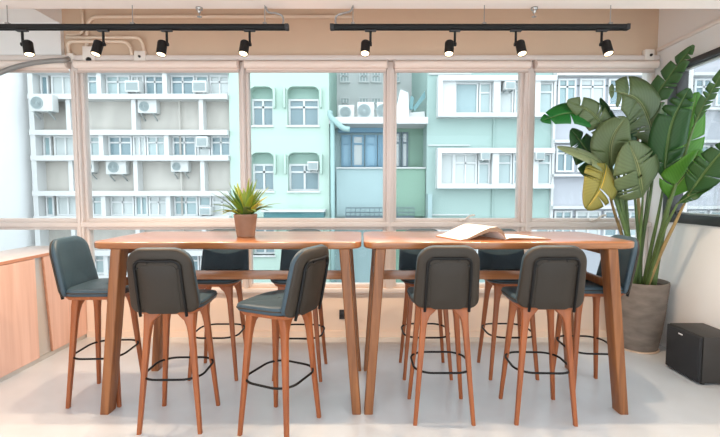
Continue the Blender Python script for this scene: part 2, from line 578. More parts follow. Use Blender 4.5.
track(tx(332), tx(627), 'long black lighting track at right, carrying four spotlights', [tx(353), tx(484), tx(610)],
      [(tx(353), TY + 0.02, 2.533), (tx(350), TY + 0.02, 2.505), (tx(343), TY, 2.485), (tx(337), TY, 2.47), (tx(335.5), TY, 2.44), (tx(336.5), TY, 2.415)])

SP = [
    (22, 27.5, 14, -10, 'black spotlight, leftmost on the left track, tilted right'),
    (103, 98, -7, -16, 'black lit spotlight second from left on the left track, over the conduits'),
    (166.5, 162, -2, -14, 'black lit spotlight third from left on the left track'),
    (249.5, 244.5, -3, -20, 'black brightly lit spotlight at the right end of the left track'),
    (370.5, 365.5, -3, -22, 'black brightly lit spotlight, first from left on the right track'),
    (455, 449.5, -6, -18, 'black brightly lit spotlight second on the right track, above the book'),
    (516, 520.5, 4, -20, 'black brightly lit spotlight third on the right track'),
    (602, 606.5, 4, -20, 'black brightly lit spotlight at the right end of the right track, left of the plant')]
parts = None
for (ax, hx, roll, tilt, lab) in SP:
    r = tag(empty('track_spotlight', (tx(ax), TY, 2.385)), lab, 'spotlight', 'spotlights on the ceiling tracks')
    sd = 1 if hx > ax else -1
    off = tx(hx) - tx(ax)
    if parts is None:
        a = box('adapter', M_BLACKP, -0.035, 0.035, -0.012, 0.012, -0.012, 0.0, r, bev=0.003)
        bm = bmesh.new()
        tube(bm, [(0, 0, -0.012), (0, 0, -0.095)], 0.0075, 10)
        tube(bm, [(-0.009, 0, -0.09), (0.009, 0, -0.09)], 0.012, 12)
        b = fin(bm, 'arm', M_BLACK, r, sharp=40)
        bm = bmesh.new()
        lathe(bm, [(0.024, 0.022), (0.0275, 0.018), (0.029, 0.012), (0.029, -0.066), (0.027, -0.068), (0.0255, -0.066), (0.0255, -0.058)], 24)
        c = fin(bm, 'housing', M_BLACK, r, sharp=35)
        bm = bmesh.new()
        lathe(bm, [(0.0245, -0.064), (0.02, -0.062), (0.008, -0.0605)], 24)
        d = fin(bm, 'lens', M_LAMP, c, smooth=True)
        parts = (a.data, b.data, c.data, d.data)
    else:
        for nm, me in zip(('adapter', 'arm'), parts[:2]):
            link(nm, me, None, r)
        c = link('housing', parts[2], None, r)
        d = link('lens', parts[3], None, c)
    c.location = (off, -0.004, -0.095)
    c.rotation_euler = (math.radians(tilt), math.radians(-roll), 0)
    ld = bpy.data.lights.new('spot_bulb', 'SPOT')
    ld.energy = 54
    ld.color = (1.0, 0.75, 0.52)
    ld.spot_size = math.radians(150)
    ld.spot_blend = 0.6
    ld.shadow_soft_size = 0.02
    lo = bpy.data.objects.new('spot_bulb', ld)
    COL.objects.link(lo)
    lo.parent = c
    lo.location = (0, 0, -0.072)

# ------------------------------------------------------------------ tables
def outline_top(x0, x1, y0, y1, ch, n=5):
    out = []
    r = ch
    for cx_, cy_, a0 in ((x1 - r, y1 - r, 0), (x0 + r, y1 - r, 90), (x0 + r, y0 + r, 180), (x1 - r, y0 + r, 270)):
        for k in range(n + 1):
            a = math.radians(a0 + 90 * k / n)
            # flattened corner between an arc and a straight cut
            q = 0.62
            c, s_ = math.cos(a), math.sin(a)
            out.append((cx_ + r * c, cy_ + r * s_))
    return out
def table(x0, x1, lab, outer):
    cx_ = (x0 + x1) / 2
    cy_ = 2.885
    r = tag(empty('bar_table', (cx_, cy_, 0)), lab, 'table', 'two bar-height tables set end to end')
    hx = (x1 - x0) / 2
    hy = 0.355
    ol = outline_top(-hx, hx, -hy, hy, 0.085)
    bm = bmesh.new()
    sc = lambda k, z: [Vector((x * (1 - k / hx), y * (1 - k / hy), z)) for x, y in ol]
    loft(bm, [sc(0.012, 1.022), sc(0.003, 1.028), sc(0.0, 1.034), sc(0.0, 1.061), sc(0.002, 1.064), sc(0.005, 1.066)])
    fin(bm, 'tabletop', M_TABLE, r, sharp=30)
    for sx in (-1, 1):
        for sy in (-1, 1):
            bm = bmesh.new()
            io = 0.042 if sx == outer else 0.0
            xt, xb = sx * (hx - 0.105 - io * 1.35), sx * (hx - 0.03 - io)   # splayed along the table
            yt, yb = sy * (hy - 0.055), sy * (hy - (0.02 if sy < 0 else 0.06))
            w, d = 0.031, 0.050
            wb, db = 0.027, 0.044
            ring = lambda x, y, w_, d_, z: [Vector((x + a, y + b, z)) for a, b in rrect(2 * w_, 2 * d_, 0.008, 3)]
            loft(bm, [ring(xb, yb, wb, db, 0.0), ring(xt + (xb - xt) * 0.03, yt, w, d, 1.0), ring(xt, yt, w, d, 1.022)])
            fin(bm, 'leg', M_TLEG, r, sharp=40)
        io = 0.042 if sx == outer else 0.0
        bm = bmesh.new()
        xm = sx * (hx - 0.088 - io)
        bx(bm, xm - 0.014, xm + 0.014, -hy + 0.1, hy - 0.1, 0.766, 0.815, 0.004)
        fin(bm, 'cross_rail', M_TLEG, r, sharp=35)
        bm = bmesh.new()
        xm = sx * (hx - 0.105 - io)
        bx(bm, xm - 0.02, xm + 0.02, -hy + 0.1, hy - 0.1, 0.975, 1.022, 0.004)
        fin(bm, 'top_rail', M_TLEG, r, sharp=35)
    bm = bmesh.new()
    bx(bm, -hx + 0.095 + (0.042 if outer < 0 else 0), hx - 0.095 - (0.042 if outer > 0 else 0), -0.014, 0.014, 0.766, 0.828, 0.004)
    fin(bm, 'stretcher', M_TABLE, r, sharp=35)
table(-1.662, -0.004, 'long bar-height walnut table at left, under the small potted plant', -1)
table(0.010, 1.690, 'long bar-height walnut table at right, with the open book on it', 1)

# ------------------------------------------------------------------ bar stool (faces +Y, back at -Y)
def make_stool():
    r = empty('bar_stool')
    ZS = 0.705
    # legs: taper, and sweep inwards into the seat rail at the top
    for sx in (-1, 1):
        for sy in (-1, 1):
            bm = bmesh.new()
            pts = [(0.0, 0.172, 0.158, 0.0115), (0.30, 0.147, 0.138, 0.0145), (0.56, 0.126, 0.121, 0.018), (0.61, 0.1205, 0.117, 0.021), (0.645, 0.113, 0.114, 0.028), (0.665, 0.102, 0.110, 0.040), (ZS - 0.008, 0.088, 0.106, 0.056)]
            rings = []
            for z, x, y, w in pts:
                rings.append([Vector((sx * x + a, sy * y + b, z)) for a, b in rrect(2 * w, 2 * min(w, 0.0225), min(w, 0.0225) * 0.45, 3)])
            loft(bm, rings)
            fin(bm, 'leg', M_SLEG, r, smooth=False, sharp=50)
    # wooden rail under the seat
    bm = bmesh.new()
    o0 = rrect(0.325, 0.325, 0.06, 6)
    o1 = rrect(0.35, 0.35, 0.07, 6)
    loft(bm, [[Vector((a, b, ZS - 0.014)) for a, b in o0], [Vector((a, b, ZS + 0.004)) for a, b in o1], [Vector((a, b, ZS + 0.008)) for a, b in o1]])
    fin(bm, 'seat_rail', M_SLEG, r, sharp=40)
    # seat cushion with softly domed top
    bm = bmesh.new()
    ol = []
    for a, b in rrect(0.385, 0.385, 0.11, 8):
        ol.append((a * (1.0 if b < 0 else 1.0 + 0.03 * (b / 0.19)), b))
    sh = lambda k, z: [Vector((a * k, b * k + 0.008, z - 0.012 * (1 if b > 0.1 else 0) * max(0, (b - 0.1) / 0.09) * (1 if z > ZS + 0.03 else 0))) for a, b in ol]
    loft(bm, [sh(0.9, ZS + 0.008), sh(0.985, ZS + 0.014), sh(1.0, ZS + 0.024), sh(1.0, ZS + 0.042), sh(0.988, ZS + 0.050), sh(0.94, ZS + 0.056), sh(0.75, ZS + 0.058), sh(0.45, ZS + 0.057), sh(0.1, ZS + 0.056)])
    seat = fin(bm, 'seat', M_FAB, r, smooth=True)
    # piping around the seat
    bm = bmesh.new()
    tube(bm, [v + Vector((0, 0, 0.0)) for v in sh(1.003, ZS + 0.033)], 0.0038, 6, closed=True)
    fin(bm, 'piping', M_SHELL, seat, smooth=True)
    # backrest: rounded panel leaning back, wrapping forwards at the sides
    LEAN = math.radians(14)
    HB = 0.378
    def bl_out():
        out = []
        W = 0.188
        Wt = 0.176
        rt = 0.105
        rb = 0.045
        n = 9
        for k in range(n + 1):
            a = math.radians(90 * k / n)
            out.append((Wt - rt + rt * math.cos(a), HB - rt + rt * math.sin(a)))
        for k in range(n + 1):
            a = math.radians(90 + 90 * k / n)
            out.append((-Wt + rt + rt * math.cos(a), HB - rt + rt * math.sin(a)))
        for k in range(6):
            a = math.radians(180 + 90 * k / 5)
            out.append((-W + rb + rb * math.cos(a), rb + rb * math.sin(a)))
        for k in range(6):
            a = math.radians(270 + 90 * k / 5)
            out.append((W - rb + rb * math.cos(a), rb + rb * math.sin(a)))
        return out
    OB = bl_out()
    cz = HB * 0.5
    def bp(x, v, t):
        """point of the back at width x, height v, thickness offset t (towards the sitter)"""
        t = t + 0.9 * x * x
        y = -0.188 - v * math.sin(LEAN) + t * math.cos(LEAN) + 0.02 * (v / HB) ** 2
        z = ZS - 0.004 + v * math.cos(LEAN) + t * math.sin(LEAN)
        return Vector((x, y, z))
    def ring(inset, t):
        return [bp(x * (1 - inset / 0.188), cz + (v - cz) * (1 - inset / (HB / 2)), t) for x, v in OB]
    bm = bmesh.new()
    loft(bm, [ring(0.004, 0.002), ring(0.0, 0.008), ring(0.0, 0.024), ring(0.004, 0.032), ring(0.014, 0.038), ring(0.04, 0.041), ring(0.09, 0.040), ring(0.16, 0.038)])
    back = fin(bm, 'backrest', M_FAB, r, smooth=True)
    bm = bmesh.new()
    loft(bm, [ring(0.15, -0.014), ring(0.05, -0.014), ring(0.012, -0.013), ring(0.003, -0.008), ring(0.0, 0.0), ring(0.002, 0.004)])
    shell = fin(bm, 'back_shell', M_SHELL, r, smooth=True)
    # inset rear panel
    bm = bmesh.new()
    pn = rrect(0.205, 0.285, 0.035, 5, 0, 0.148)
    pr = lambda k, t: [bp(x * k, 0.148 + (v - 0.148) * k, t) for x, v in pn]
    loft(bm, [pr(0.4, -0.0185), pr(0.96, -0.0185), pr(1.0, -0.016), pr(1.0, -0.010)])
    fin(bm, 'back_panel', M_PANEL, r, sharp=45)
    # black steel strap bent in an upturned U, running down to the seat rail
    pts = []
    hw_, tp, rc = 0.122, 0.318, 0.045
    for v in (-0.012, 0.08, 0.16, 0.24):
        pts.append((hw_ + 0.004 * (1 - v / 0.24), v))
    for k in range(7):
        a = math.radians(90 * k / 6)
        pts.append((hw_ - rc + rc * math.cos(a), tp - rc + rc * math.sin(a)))
    pts = pts + [(0.04, tp), (0.0, tp)]
    full = pts + [(-x, v) for x, v in pts[:-1]][::-1]
    bm = bmesh.new()
    tube(bm, [bp(x, v, -0.0195) for x, v in full], 0.0088, 8)
    fr = fin(bm, 'back_frame', M_BLACK, r, smooth=True)
    for x, v in ((-0.05, tp - 0.012), (0.05, tp - 0.012), (-hw_ + 0.013, 0.27), (hw_ - 0.013, 0.27)):
        c = bp(x, v, -0.0155)
        bm = bmesh.new()
        lathe(bm, [(0.0005, -0.006), (0.0055, -0.004), (0.0065, 0.004)], 10, c, 'Y')
        fin(bm, 'screw', M_BLACKP, fr, smooth=True)
    # steel foot ring, a rounded square outside the legs
    bm = bmesh.new()
    zr = 0.315
    rr = rrect(0.345, 0.325, 0.105, 8)
    tube(bm, [Vector((a, b, zr)) for a, b in rr], 0.0068, 8, closed=True)
    fin(bm, 'footrest', M_BLACK, r, smooth=True)
    return r
# x, y, heading of the sitter (degrees from +X), label
ST = [
    (-1.095, 2.463, 91, 'grey-backed bar stool at the left of the near side, its back turned to the viewer'),
    (-0.476, 2.385, 156, 'bar stool turned sideways on the near side, showing its seat and slanted back'),
    (0.485, 2.553, 90, 'grey-backed bar stool on the near side, squarely below the open book'),
    (1.088, 2.550, 88, 'grey-backed bar stool on the near side, closest to the right end of the tables'),
    (-1.720, 2.770, 3, 'teal-faced bar stool at the left table end, beside the wooden cabinet'),
    (1.555, 2.852, 177, 'bar stool at the right table end, its back close to the concrete planter'),
    (-1.087, 3.14, 270, 'far-side bar stool facing the viewer, just left of the small potted plant'),
    (-0.466, 3.13, 268, 'far-side bar stool half hidden behind the sideways stool'),
    (0.481, 3.15, 270, 'far-side bar stool mostly hidden behind the stool below the book'),
    (1.111, 3.15, 270, 'far-side bar stool facing the viewer between the two near right stools')]
proto = make_stool()
for i, (x, y, hd, lab) in enumerate(ST):
    o = proto if i == 0 else copy_tree(proto)
    o.location = (x, y, 0)
    o.rotation_euler = (0, 0, math.radians(hd - 90))
    tag(o, lab, 'bar stool', 'bar stools around the tables')

# ------------------------------------------------------------------ small potted plant on the left table
def leaf_strip(bm, pts, width, normal, n=8, fold=0.25):
    P_ = spline(pts, n)
    m = len(P_)
    prev = None
    for i, p in enumerate(P_):
        t = i / (m - 1)
        T = (P_[min(i + 1, m - 1)] - P_[max(i - 1, 0)]).normalized()
        s = T.cross(normal).normalized()
        nn = s.cross(T)
        w = width * (math.sin(PI * min(1, 0.12 + 0.88 * t) ** 0.8) ** 0.8 if t < 0.999 else 0.02)
        w = max(w, width * 0.04)
        row = [bm.verts.new(p - s * w + nn * w * fold), bm.verts.new(p), bm.verts.new(p + s * w + nn * w * fold)]
        if prev:
            for k in range(2):
                bm.faces.new((prev[k], prev[k + 1], row[k + 1], row[k]))
        prev = row
M_SL = [mat('strap_leaf_%d' % i, c, 0.45) for i, c in enumerate((srgb(128, 140, 44), srgb(98, 124, 40), srgb(184, 172, 62), srgb(66, 98, 38)))]
pc = Vector((-0.795, 2.862, 1.066))
r = tag(empty('potted_plant', pc), 'small terracotta pot of spiky yellow-green leaves on the left table', 'potted plant')
bm = bmesh.new()
lathe(bm, [(0.055, 0.0), (0.060, 0.002), (0.0755, 0.13), (0.078, 0.134), (0.079, 0.152), (0.077, 0.155), (0.072, 0.154), (0.070, 0.135)], 36)
fin(bm, 'pot', M_POT, r, sharp=40)
bm = bmesh.new()
lathe(bm, [(0.003, 0.142), (0.04, 0.141), (0.070, 0.139), (0.070, 0.13)], 24)
fin(bm, 'soil', M_SOIL, r)
for k in range(58):
    a = rnd.uniform(0, 2 * PI)
    el = rnd.uniform(0.25, 1.45)
    L = rnd.uniform(0.16, 0.27)
    d = Vector((math.cos(a) * math.cos(el), math.sin(a) * math.cos(el), math.sin(el)))
    b0 = Vector((math.cos(a) * 0.028 * math.cos(el), math.sin(a) * 0.028, 0.138))
    droop = Vector((0, 0, -1)) * (1 - math.sin(el)) * 0.05
    bm = bmesh.new()
    side = Vector((-math.sin(a), math.cos(a), 0))
    nrm = d.cross(side)
    if nrm.z < 0: nrm = -nrm
    leaf_strip(bm, [b0, b0 + d * L * 0.5 + Vector((0, 0, 0.01)), b0 + d * L + droop], rnd.uniform(0.015, 0.023), nrm, 5)
    o = fin(bm, 'leaf', M_SL[rnd.choice((0, 0, 1, 1, 2, 3, 3))], r, smooth=True)
    sm = o.modifiers.new('thick', 'SOLIDIFY'); sm.thickness = 0.0012

# ------------------------------------------------------------------ open book on the right table
r = tag(empty('open_book', (0.905, 2.62, 1.066), math.radians(6)), 'large open book with curling white pages on the right table', 'book')
D = 0.27
def page_block(sgn, L, prof, thick, nm, m, skew):
    """one half of the book: swept profile (x, z of the top sheet), solid down to its bottom"""
    bm = bmesh.new()
    n = len(prof)
    rows = []
    for y in (0.0, D):
        top = [bm.verts.new((sgn * x + skew * y, y + 0.02 * x, z)) for x, z in prof]
        bot = [bm.verts.new((sgn * x + skew * y, y + 0.02 * x, max(0.005, z - th))) for (x, z), th in zip(prof, thick)]
        rows.append((top, bot))
    for i in range(n - 1):
        bm.faces.new((rows[0][0][i], rows[0][0][i + 1], rows[1][0][i + 1], rows[1][0][i]))
        bm.faces.new((rows[0][1][i], rows[1][1][i], rows[1][1][i + 1], rows[0][1][i + 1]))
    for k in (0, 1):
        for i in range(n - 1):
            f = (rows[k][0][i], rows[k][1][i], rows[k][1][i + 1], rows[k][0][i + 1])
            bm.faces.new(f)
    for i in (0, n - 1):
        bm.faces.new((rows[0][0][i], rows[1][0][i], rows[1][1][i], rows[0][1][i]))
    for f in bm.faces:
        f.normal_update()
    bmesh.ops.recalc_face_normals(bm, faces=bm.faces)
    me = bpy.data.meshes.new(nm)
    me.materials.append(m); me.materials.append(M_PAGES)
    for f in bm.faces:
        f.material_index = 1 if abs(f.normal.y) > 0.8 else 0
    bm.to_mesh(me); bm.free()
    return link(nm, me, None, r)
pl = [(0.0, 0.010), (0.012, 0.042), (0.03, 0.068), (0.06, 0.086), (0.10, 0.084), (0.15, 0.064), (0.20, 0.040), (0.25, 0.016), (0.29, 0.009)]
page_block(-1, 0.29, pl, [0.006, 0.02, 0.026, 0.028, 0.026, 0.022, 0.018, 0.010, 0.004], 'left_pages', M_PAPER, -0.28)
page_block(1, 0.28, [(0.0, 0.010), (0.02, 0.016), (0.06, 0.017), (0.14, 0.014), (0.22, 0.012), (0.275, 0.010)], [0.005] * 6, 'right_pages', M_PAPER, -0.28)
bm = bmesh.new()
loft(bm, [[Vector((-0.30, -0.006, z)), Vector((0.295, 0.0, z)), Vector((0.295 - 0.28 * D, D + 0.01, z)), Vector((-0.30 - 0.28 * D, D + 0.004, z))] for z in (0.0, 0.005)])
fin(bm, 'cover', M_COVER, r)

# ------------------------------------------------------------------ low cabinet at the left
CXF = -2.60
r = tag(empty('low_cabinet', (CXF, 2.0, 0)), 'long low cabinet of pale rose wood under the left window', 'cabinet')
y0c, y1c = -1.4, 1.895
box('carcass', M_CABEDGE, -0.46, -0.022, y0c, y1c, 0.035, 0.845, r)
box('plinth', M_ALU, -0.44, -0.006, y0c, y1c, 0.0, 0.035, r)
box('top', M_CABTOP, -0.47, 0.004, y0c, y1c, 0.853, 0.87, r, bev=0.002)
box('top_edge', M_CABEDGE, -0.002, 0.0065, y0c, y1c, 0.845, 0.868, r)
# aluminium finger-pull strip between the doors, narrowing upwards
box('pull_channel', M_ALU, -0.020, -0.012, 1.24, 1.50, 0.036, 0.845, r)
def door(ya0, ya1, yb0, yb1):
    """door whose edges run from (ya0..ya1) at the bottom to (yb0..yb1) at the top"""
    bm = bmesh.new()
    prism(bm, [Vector((-0.012, ya0, 0.037)), Vector((-0.012, ya1, 0.037)), Vector((-0.012, yb1, 0.840)), Vector((-0.012, yb0, 0.840))],
          [Vector((0.006, ya0, 0.037)), Vector((0.006, ya1, 0.037)), Vector((0.006, yb1, 0.840)), Vector((0.006, yb0, 0.840))])
    bmesh.ops.bevel(bm, geom=bm.edges[:], offset=0.0015, segments=1, affect='EDGES')
    fin(bm, 'door', M_CAB, r)
door(y0c, -0.30, y0c, -0.30)
door(-0.296, 0.46, -0.296, 0.46)
door(0.464, 1.305, 0.464, 1.305)
door(1.452, y1c, 1.392, y1c)
bm = bmesh.new()
prism(bm, [Vector((-0.010, 1.448, 0.04)), Vector((-0.010, 1.452, 0.04)), Vector((-0.010, 1.392, 0.838)), Vector((-0.010, 1.388, 0.838))],
      [Vector((0.008, 1.444, 0.04)), Vector((0.008, 1.452, 0.04)), Vector((0.008, 1.392, 0.838)), Vector((0.008, 1.384, 0.838))])
fin(bm, 'edge_strip', M_CABEDGE, r)

# ------------------------------------------------------------------ speaker box on the floor at right
r = tag(empty('subwoofer', (2.525, 3.07, 0)), 'black subwoofer box with a cloth front on the floor by the right wall', 'speaker')
box('cabinet', M_SUB, -0.115, 0.145, -0.17, 0.16, 0.012, 0.348, r, bev=0.004)
box('front_grille', M_GRILLE, -0.143, -0.115, -0.166, 0.156, 0.016, 0.346, r, bev=0.010, seg=3)
bm = bmesh.new()
for k, (a, b) in enumerate(((0.0, 0.012), (0.015, 0.026), (0.029, 0.040))):
    bx(bm, -0.1445, -0.143, -0.01 + a, -0.01 + b, 0.305, 0.315)
fin(bm, 'badge', M_LOGO, r)
for sx in (-0.09, 0.12):
    for sy in (-0.14, 0.13):
        bm = bmesh.new()
        lathe(bm, [(0.016, 0.0), (0.018, 0.012)], 14, (sx, sy, 0))
        fin(bm, 'foot', M_BLACKP, r)

# ------------------------------------------------------------------ tall bird-of-paradise plant in a concrete planter
pcx, pcy = 2.425, 3.635
r = tag(empty('planter', (pcx, pcy, 0)), 'tapered grey concrete planter on the floor holding the tall leafy plant', 'planter')
bm = bmesh.new()
lathe(bm, [(0.15, 0.012), (0.158, 0.016), (0.182, 0.16), (0.203, 0.34), (0.217, 0.52), (0.223, 0.59), (0.222, 0.602), (0.208, 0.602), (0.203, 0.56)], 40)
fin(bm, 'pot', M_CONC, r, sharp=40)
bm = bmesh.new()
lathe(bm, [(0.165, 0.0), (0.170, 0.004), (0.170, 0.012), (0.15, 0.013)], 36)
fin(bm, 'saucer', mat('pale_saucer', srgb(224, 198, 176), 0.6), r)
bm = bmesh.new()
lathe(bm, [(0.004, 0.575), (0.12, 0.572), (0.203, 0.565), (0.203, 0.55)], 28)
fin(bm, 'soil', M_SOIL, r, smooth=True)

L_DARK = leaf_mat('leaf_dark', srgb(58, 100, 52), srgb(110, 138, 76))
L_OLIVE = leaf_mat('leaf_olive', srgb(112, 128, 84), srgb(158, 162, 112))
L_MID = leaf_mat('leaf_mid', srgb(76, 114, 62), srgb(130, 146, 84))
L_BRIGHT = leaf_mat('leaf_bright', srgb(98, 158, 54), srgb(150, 176, 90), trans=0.45)
L_EMER = leaf_mat('leaf_emerald', srgb(52, 140, 62), srgb(120, 180, 100), trans=0.45)
L_YEL = leaf_mat('leaf_yellowing', srgb(150, 144, 66), srgb(204, 170, 60))
L_PALE = leaf_mat('leaf_pale', srgb(142, 156, 116), srgb(180, 186, 140))
M_STEM = mat('petiole_green', srgb(84, 106, 56), 0.5, noise=0.3, nscale=10, stretch=(1, 1, 0.3))
M_STEMB = mat('petiole_tan', srgb(156, 130, 84), 0.6, noise=0.25, nscale=10)

plant = tag(empty('bird_of_paradise', (pcx, pcy, 0.575)), 'tall broad-leaved bird of paradise plant growing in the concrete planter', 'plant')
PO = Vector((pcx, pcy, 0.575))
def big_leaf(spec, width, m, nrm, splits, fold=0.15, droop=0.12, shape=0.42):
    pts = [at(px, py, y) - PO for px, py, y in spec]
    P_ = spline(pts, 14)
    n = len(P_)
    bm = bmesh.new()
    uvl = bm.loops.layers.uv.new('UVMap')
    nrm = Vector(nrm).normalized()
    def frame(t):
        f = t * (n - 1)
        i = min(int(f), n - 2)
        p = P_[i].lerp(P_[i + 1], f - i)
        T = (P_[min(i + 2, n - 1)] - P_[max(i - 1, 0)]).normalized()
        s = T.cross(nrm).normalized()
        return p, T, s, s.cross(T)
    def wid(t):
        a = shape
        v = (t / a) if t < a else (1 - t) / (1 - a)
        v = max(0.0, min(1.0, v))
        return width * 0.5 * (math.sin(v * PI / 2) ** 0.62)
    K = 5
    for sgn in (-1, 1):
        cuts = sorted([0.0] + [rnd.uniform(0.12, 0.95) for _ in range(splits)] + [1.0])
        for a, b in zip(cuts[:-1], cuts[1:]):
            if b - a < 0.025:
                continue
            m_ = max(2, int((b - a) * 26))
            gap = rnd.uniform(0.006, 0.030) * (0.5 if splits < 3 else 1)
            sag = rnd.uniform(-0.02, 0.03) * (1 if splits else 0)
            prev = None
            for i in range(m_ + 1):
                t = a + (b - a) * i / m_
                row = []
                for k in range(K + 1):
                    u = k / K
                    # the torn strips pull apart towards the margin and lean to the tip
                    ta = a + (gap * u * u if a > 0 else 0)
                    tb = b - (gap * u * u if b < 1 else 0)
                    tt = ta + (tb - ta) * i / m_
                    tl = min(0.999, max(0.001, tt + 0.10 * u * (1 - tt)))
                    p, T, s, nn = frame(tl)
                    w = wid(min(0.995, max(0.0, tt * 0.985 + 0.006)))
                    off = s * (sgn * w * u) + nn * (w * (fold * u * 1.2 - (droop + sag) * u * u * 2.2))
                    row.append((bm.verts.new(p + off), u, tt))
                if prev:
                    for k in range(K):
                        try:
                            q = [prev[k], prev[k + 1], row[k + 1], row[k]]
                            f = bm.faces.new([v[0] for v in q])
                            for lp, v in zip(f.loops, q):
                                lp[uvl].uv = (v[1], v[2])
                        except ValueError:
                            pass
                prev = row
    bmesh.ops.remove_doubles(bm, verts=bm.verts[:], dist=0.0004)
    me = bpy.data.meshes.new('leaf')
    bm.to_mesh(me); bm.free()
    o = link('leaf', me, m, plant, True)
    sm = o.modifiers.new('thick', 'SOLIDIFY'); sm.thickness = 0.0016
    # midrib
    bm = bmesh.new()
    tube(bm, P_[::2] + ([P_[-1]] if (n - 1) % 2 else []), [0.0065 * (1 - 0.8 * i / (len(P_[::2]) + 1)) for i in range(len(P_[::2]) + (1 if (n - 1) % 2 else 0))], 6)
    fin(bm, 'midrib', M_STEM, o, smooth=True)
    return o, pts[0], (pts[1] - pts[0]).normalized()
LV = [
    # midrib from base to tip (photo x, y, depth), width, material, normal, splits
    ([(638, 132, 3.62), (652, 103, 3.58), (671, 74, 3.45), (694, 45, 3.25)], 0.175, L_MID, (-0.5, -0.9, 0.3), 7),
    ([(655, 152, 3.5), (649, 122, 3.46), (636, 99, 3.38), (609, 90, 3.28)], 0.42, L_OLIVE, (0.1, -1, 0.1), 9),
    ([(603, 130, 3.45), (587, 117, 3.38), (568, 113, 3.32), (541, 121, 3.25)], 0.23, L_EMER, (0.1, -0.85, 0.5), 3),
    ([(616, 152, 3.42), (604, 128, 3.38), (589, 111, 3.33), (567, 101, 3.28)], 0.21, L_OLIVE, (0.2, -0.9, -0.2), 4),
    ([(622, 142, 3.5), (613, 122, 3.5), (600, 98, 3.46)], 0.16, L_DARK, (0.4, -0.9, 0.2), 3),
    ([(612, 170, 3.36), (610, 152, 3.33), (614, 134, 3.30), (626, 117, 3.28)], 0.30, L_OLIVE, (-0.1, -1, 0.2), 2),
    ([(643, 198, 3.36), (641, 186, 3.30), (637, 165, 3.24), (628, 141, 3.22)], 0.43, L_OLIVE, (0.05, -1, 0.15), 3),
    ([(606, 180, 3.5), (597, 166, 3.48), (586, 150, 3.46), (571, 129, 3.44)], 0.34, L_DARK, (0.3, -0.9, 0.2), 3),
    ([(616, 178, 3.36), (602, 165, 3.30), (584, 155, 3.25), (557, 147, 3.2)], 0.17, L_PALE, (0.1, -0.75, 0.65), 2),
    ([(606, 162, 3.3), (604, 174, 3.25), (599, 190, 3.2), (586, 209, 3.18)], 0.34, L_YEL, (0.3, -1, 0.1), 5),
    ([(672, 192, 3.40), (681, 160, 3.34), (688, 128, 3.26), (697, 92, 3.16)], 0.30, L_BRIGHT, (-0.1, -1, 0.1), 4),
    ([(664, 184, 3.36), (666, 154, 3.30), (672, 122, 3.22), (689, 88, 3.10)], 0.25, L_DARK, (-0.45, -0.9, 0.1), 4),
    ([(693, 128, 3.15), (702, 108, 3.06), (713, 88, 2.98), (728, 62, 2.86)], 0.085, L_MID, (-0.5, -0.85, 0.2), 6),
    ([(668, 200, 3.35), (676, 186, 3.28), (688, 170, 3.2), (699, 149, 3.1)], 0.27, L_BRIGHT, (-0.1, -0.9, 0.3), 2),
    ([(688, 196, 3.15), (699, 180, 3.06), (712, 163, 2.98), (732, 140, 2.88)], 0.22, L_DARK, (-0.4, -0.8, 0.5), 5),
    ([(676, 205, 3.2), (688, 197, 3.14), (699, 192, 3.1), (713, 187, 3.02)], 0.10, L_DARK, (-0.2, -0.6, 0.7), 2),
    ([(622, 190, 3.62), (606, 172, 3.62), (592, 152, 3.60), (578, 142, 3.58)], 0.26, L_DARK, (0.3, -0.9, 0.3), 3),
    ([(648, 192, 3.6), (650, 165, 3.6), (656, 135, 3.58), (662, 105, 3.52)], 0.20, L_MID, (-0.2, -1, 0.2), 3),
    ([(634, 185, 3.6), (628, 160, 3.6), (630, 130, 3.58), (634, 108, 3.55)], 0.18, L_DARK, (0.2, -1, 0.2), 3),
]
for i, (spec, w, m, nrm, sp) in enumerate(LV):
    o, b0, d0 = big_leaf(spec, w, m, nrm, sp)
    ang = i * 2.4
    foot = Vector((max(-0.135, min(0.135, b0.x * 0.42 + 0.035 * math.cos(ang))), max(-0.12, min(0.12, b0.y * 0.35 + 0.04 * math.sin(ang))), -0.008))
    L = (b0 - foot).length
    mid1 = foot.lerp(b0, 0.34) + Vector(((foot.x - b0.x) * 0.12, 0, 0.02))
    mid2 = foot.lerp(b0, 0.74) - d0 * 0.03
    mid2.z = min(mid2.z, b0.z - 0.03)
    pth = spline([foot, mid1, mid2, b0 + d0 * 0.01], 7)
    bm = bmesh.new()
    tube(bm, pth, [0.019 - 0.0115 * (k / (len(pth) - 1)) for k in range(len(pth))], 8)
    fin(bm, 'stem', M_STEM if i % 7 else M_STEMB, plant, smooth=True)

# ------------------------------------------------------------------ the street outside
FY = 19.0
KX, KZ = 0.0447, 0.04418
X_ = lambda px: (px - 362) * KX
Z_ = lambda py: 1.46 + (190 - py) * KZ
GZ = -4.2
def dim_srgb(r_, g_, b_):
    c = srgb(r_, g_, b_)
    return (c[0] * ALB, c[1] * ALB, c[2] * ALB, 1.0)
ALB = 0.66   # brightness balance put into the outdoor colours, darkened against the strong sky
M_STREET = mat('street_asphalt', dim_srgb(150, 150, 150), 0.9, noise=0.1, nscale=1.5)
M_BW = mat('white_render', dim_srgb(240, 241, 240), 0.85, noise=0.03, nscale=0.8)
M_BG = mat('weathered_render', dim_srgb(208, 203, 195), 0.9, noise=0.16, nscale=1.1, stretch=(1, 1, 0.4))
M_MINT = mat('mint_render', dim_srgb(206, 231, 218), 0.85, noise=0.03, nscale=0.7)
M_MINTD = mat('mint_soffit', dim_srgb(180, 212, 200), 0.85)
M_TEAL = mat('teal_render', dim_srgb(182, 208, 202), 0.85, noise=0.03, nscale=0.6)
M_TEALP = mat('teal_panel', dim_srgb(180, 206, 208), 0.8, noise=0.05, nscale=1.2)
M_BLUEF = mat('blue_window_frame', dim_srgb(126, 172, 198), 0.6)
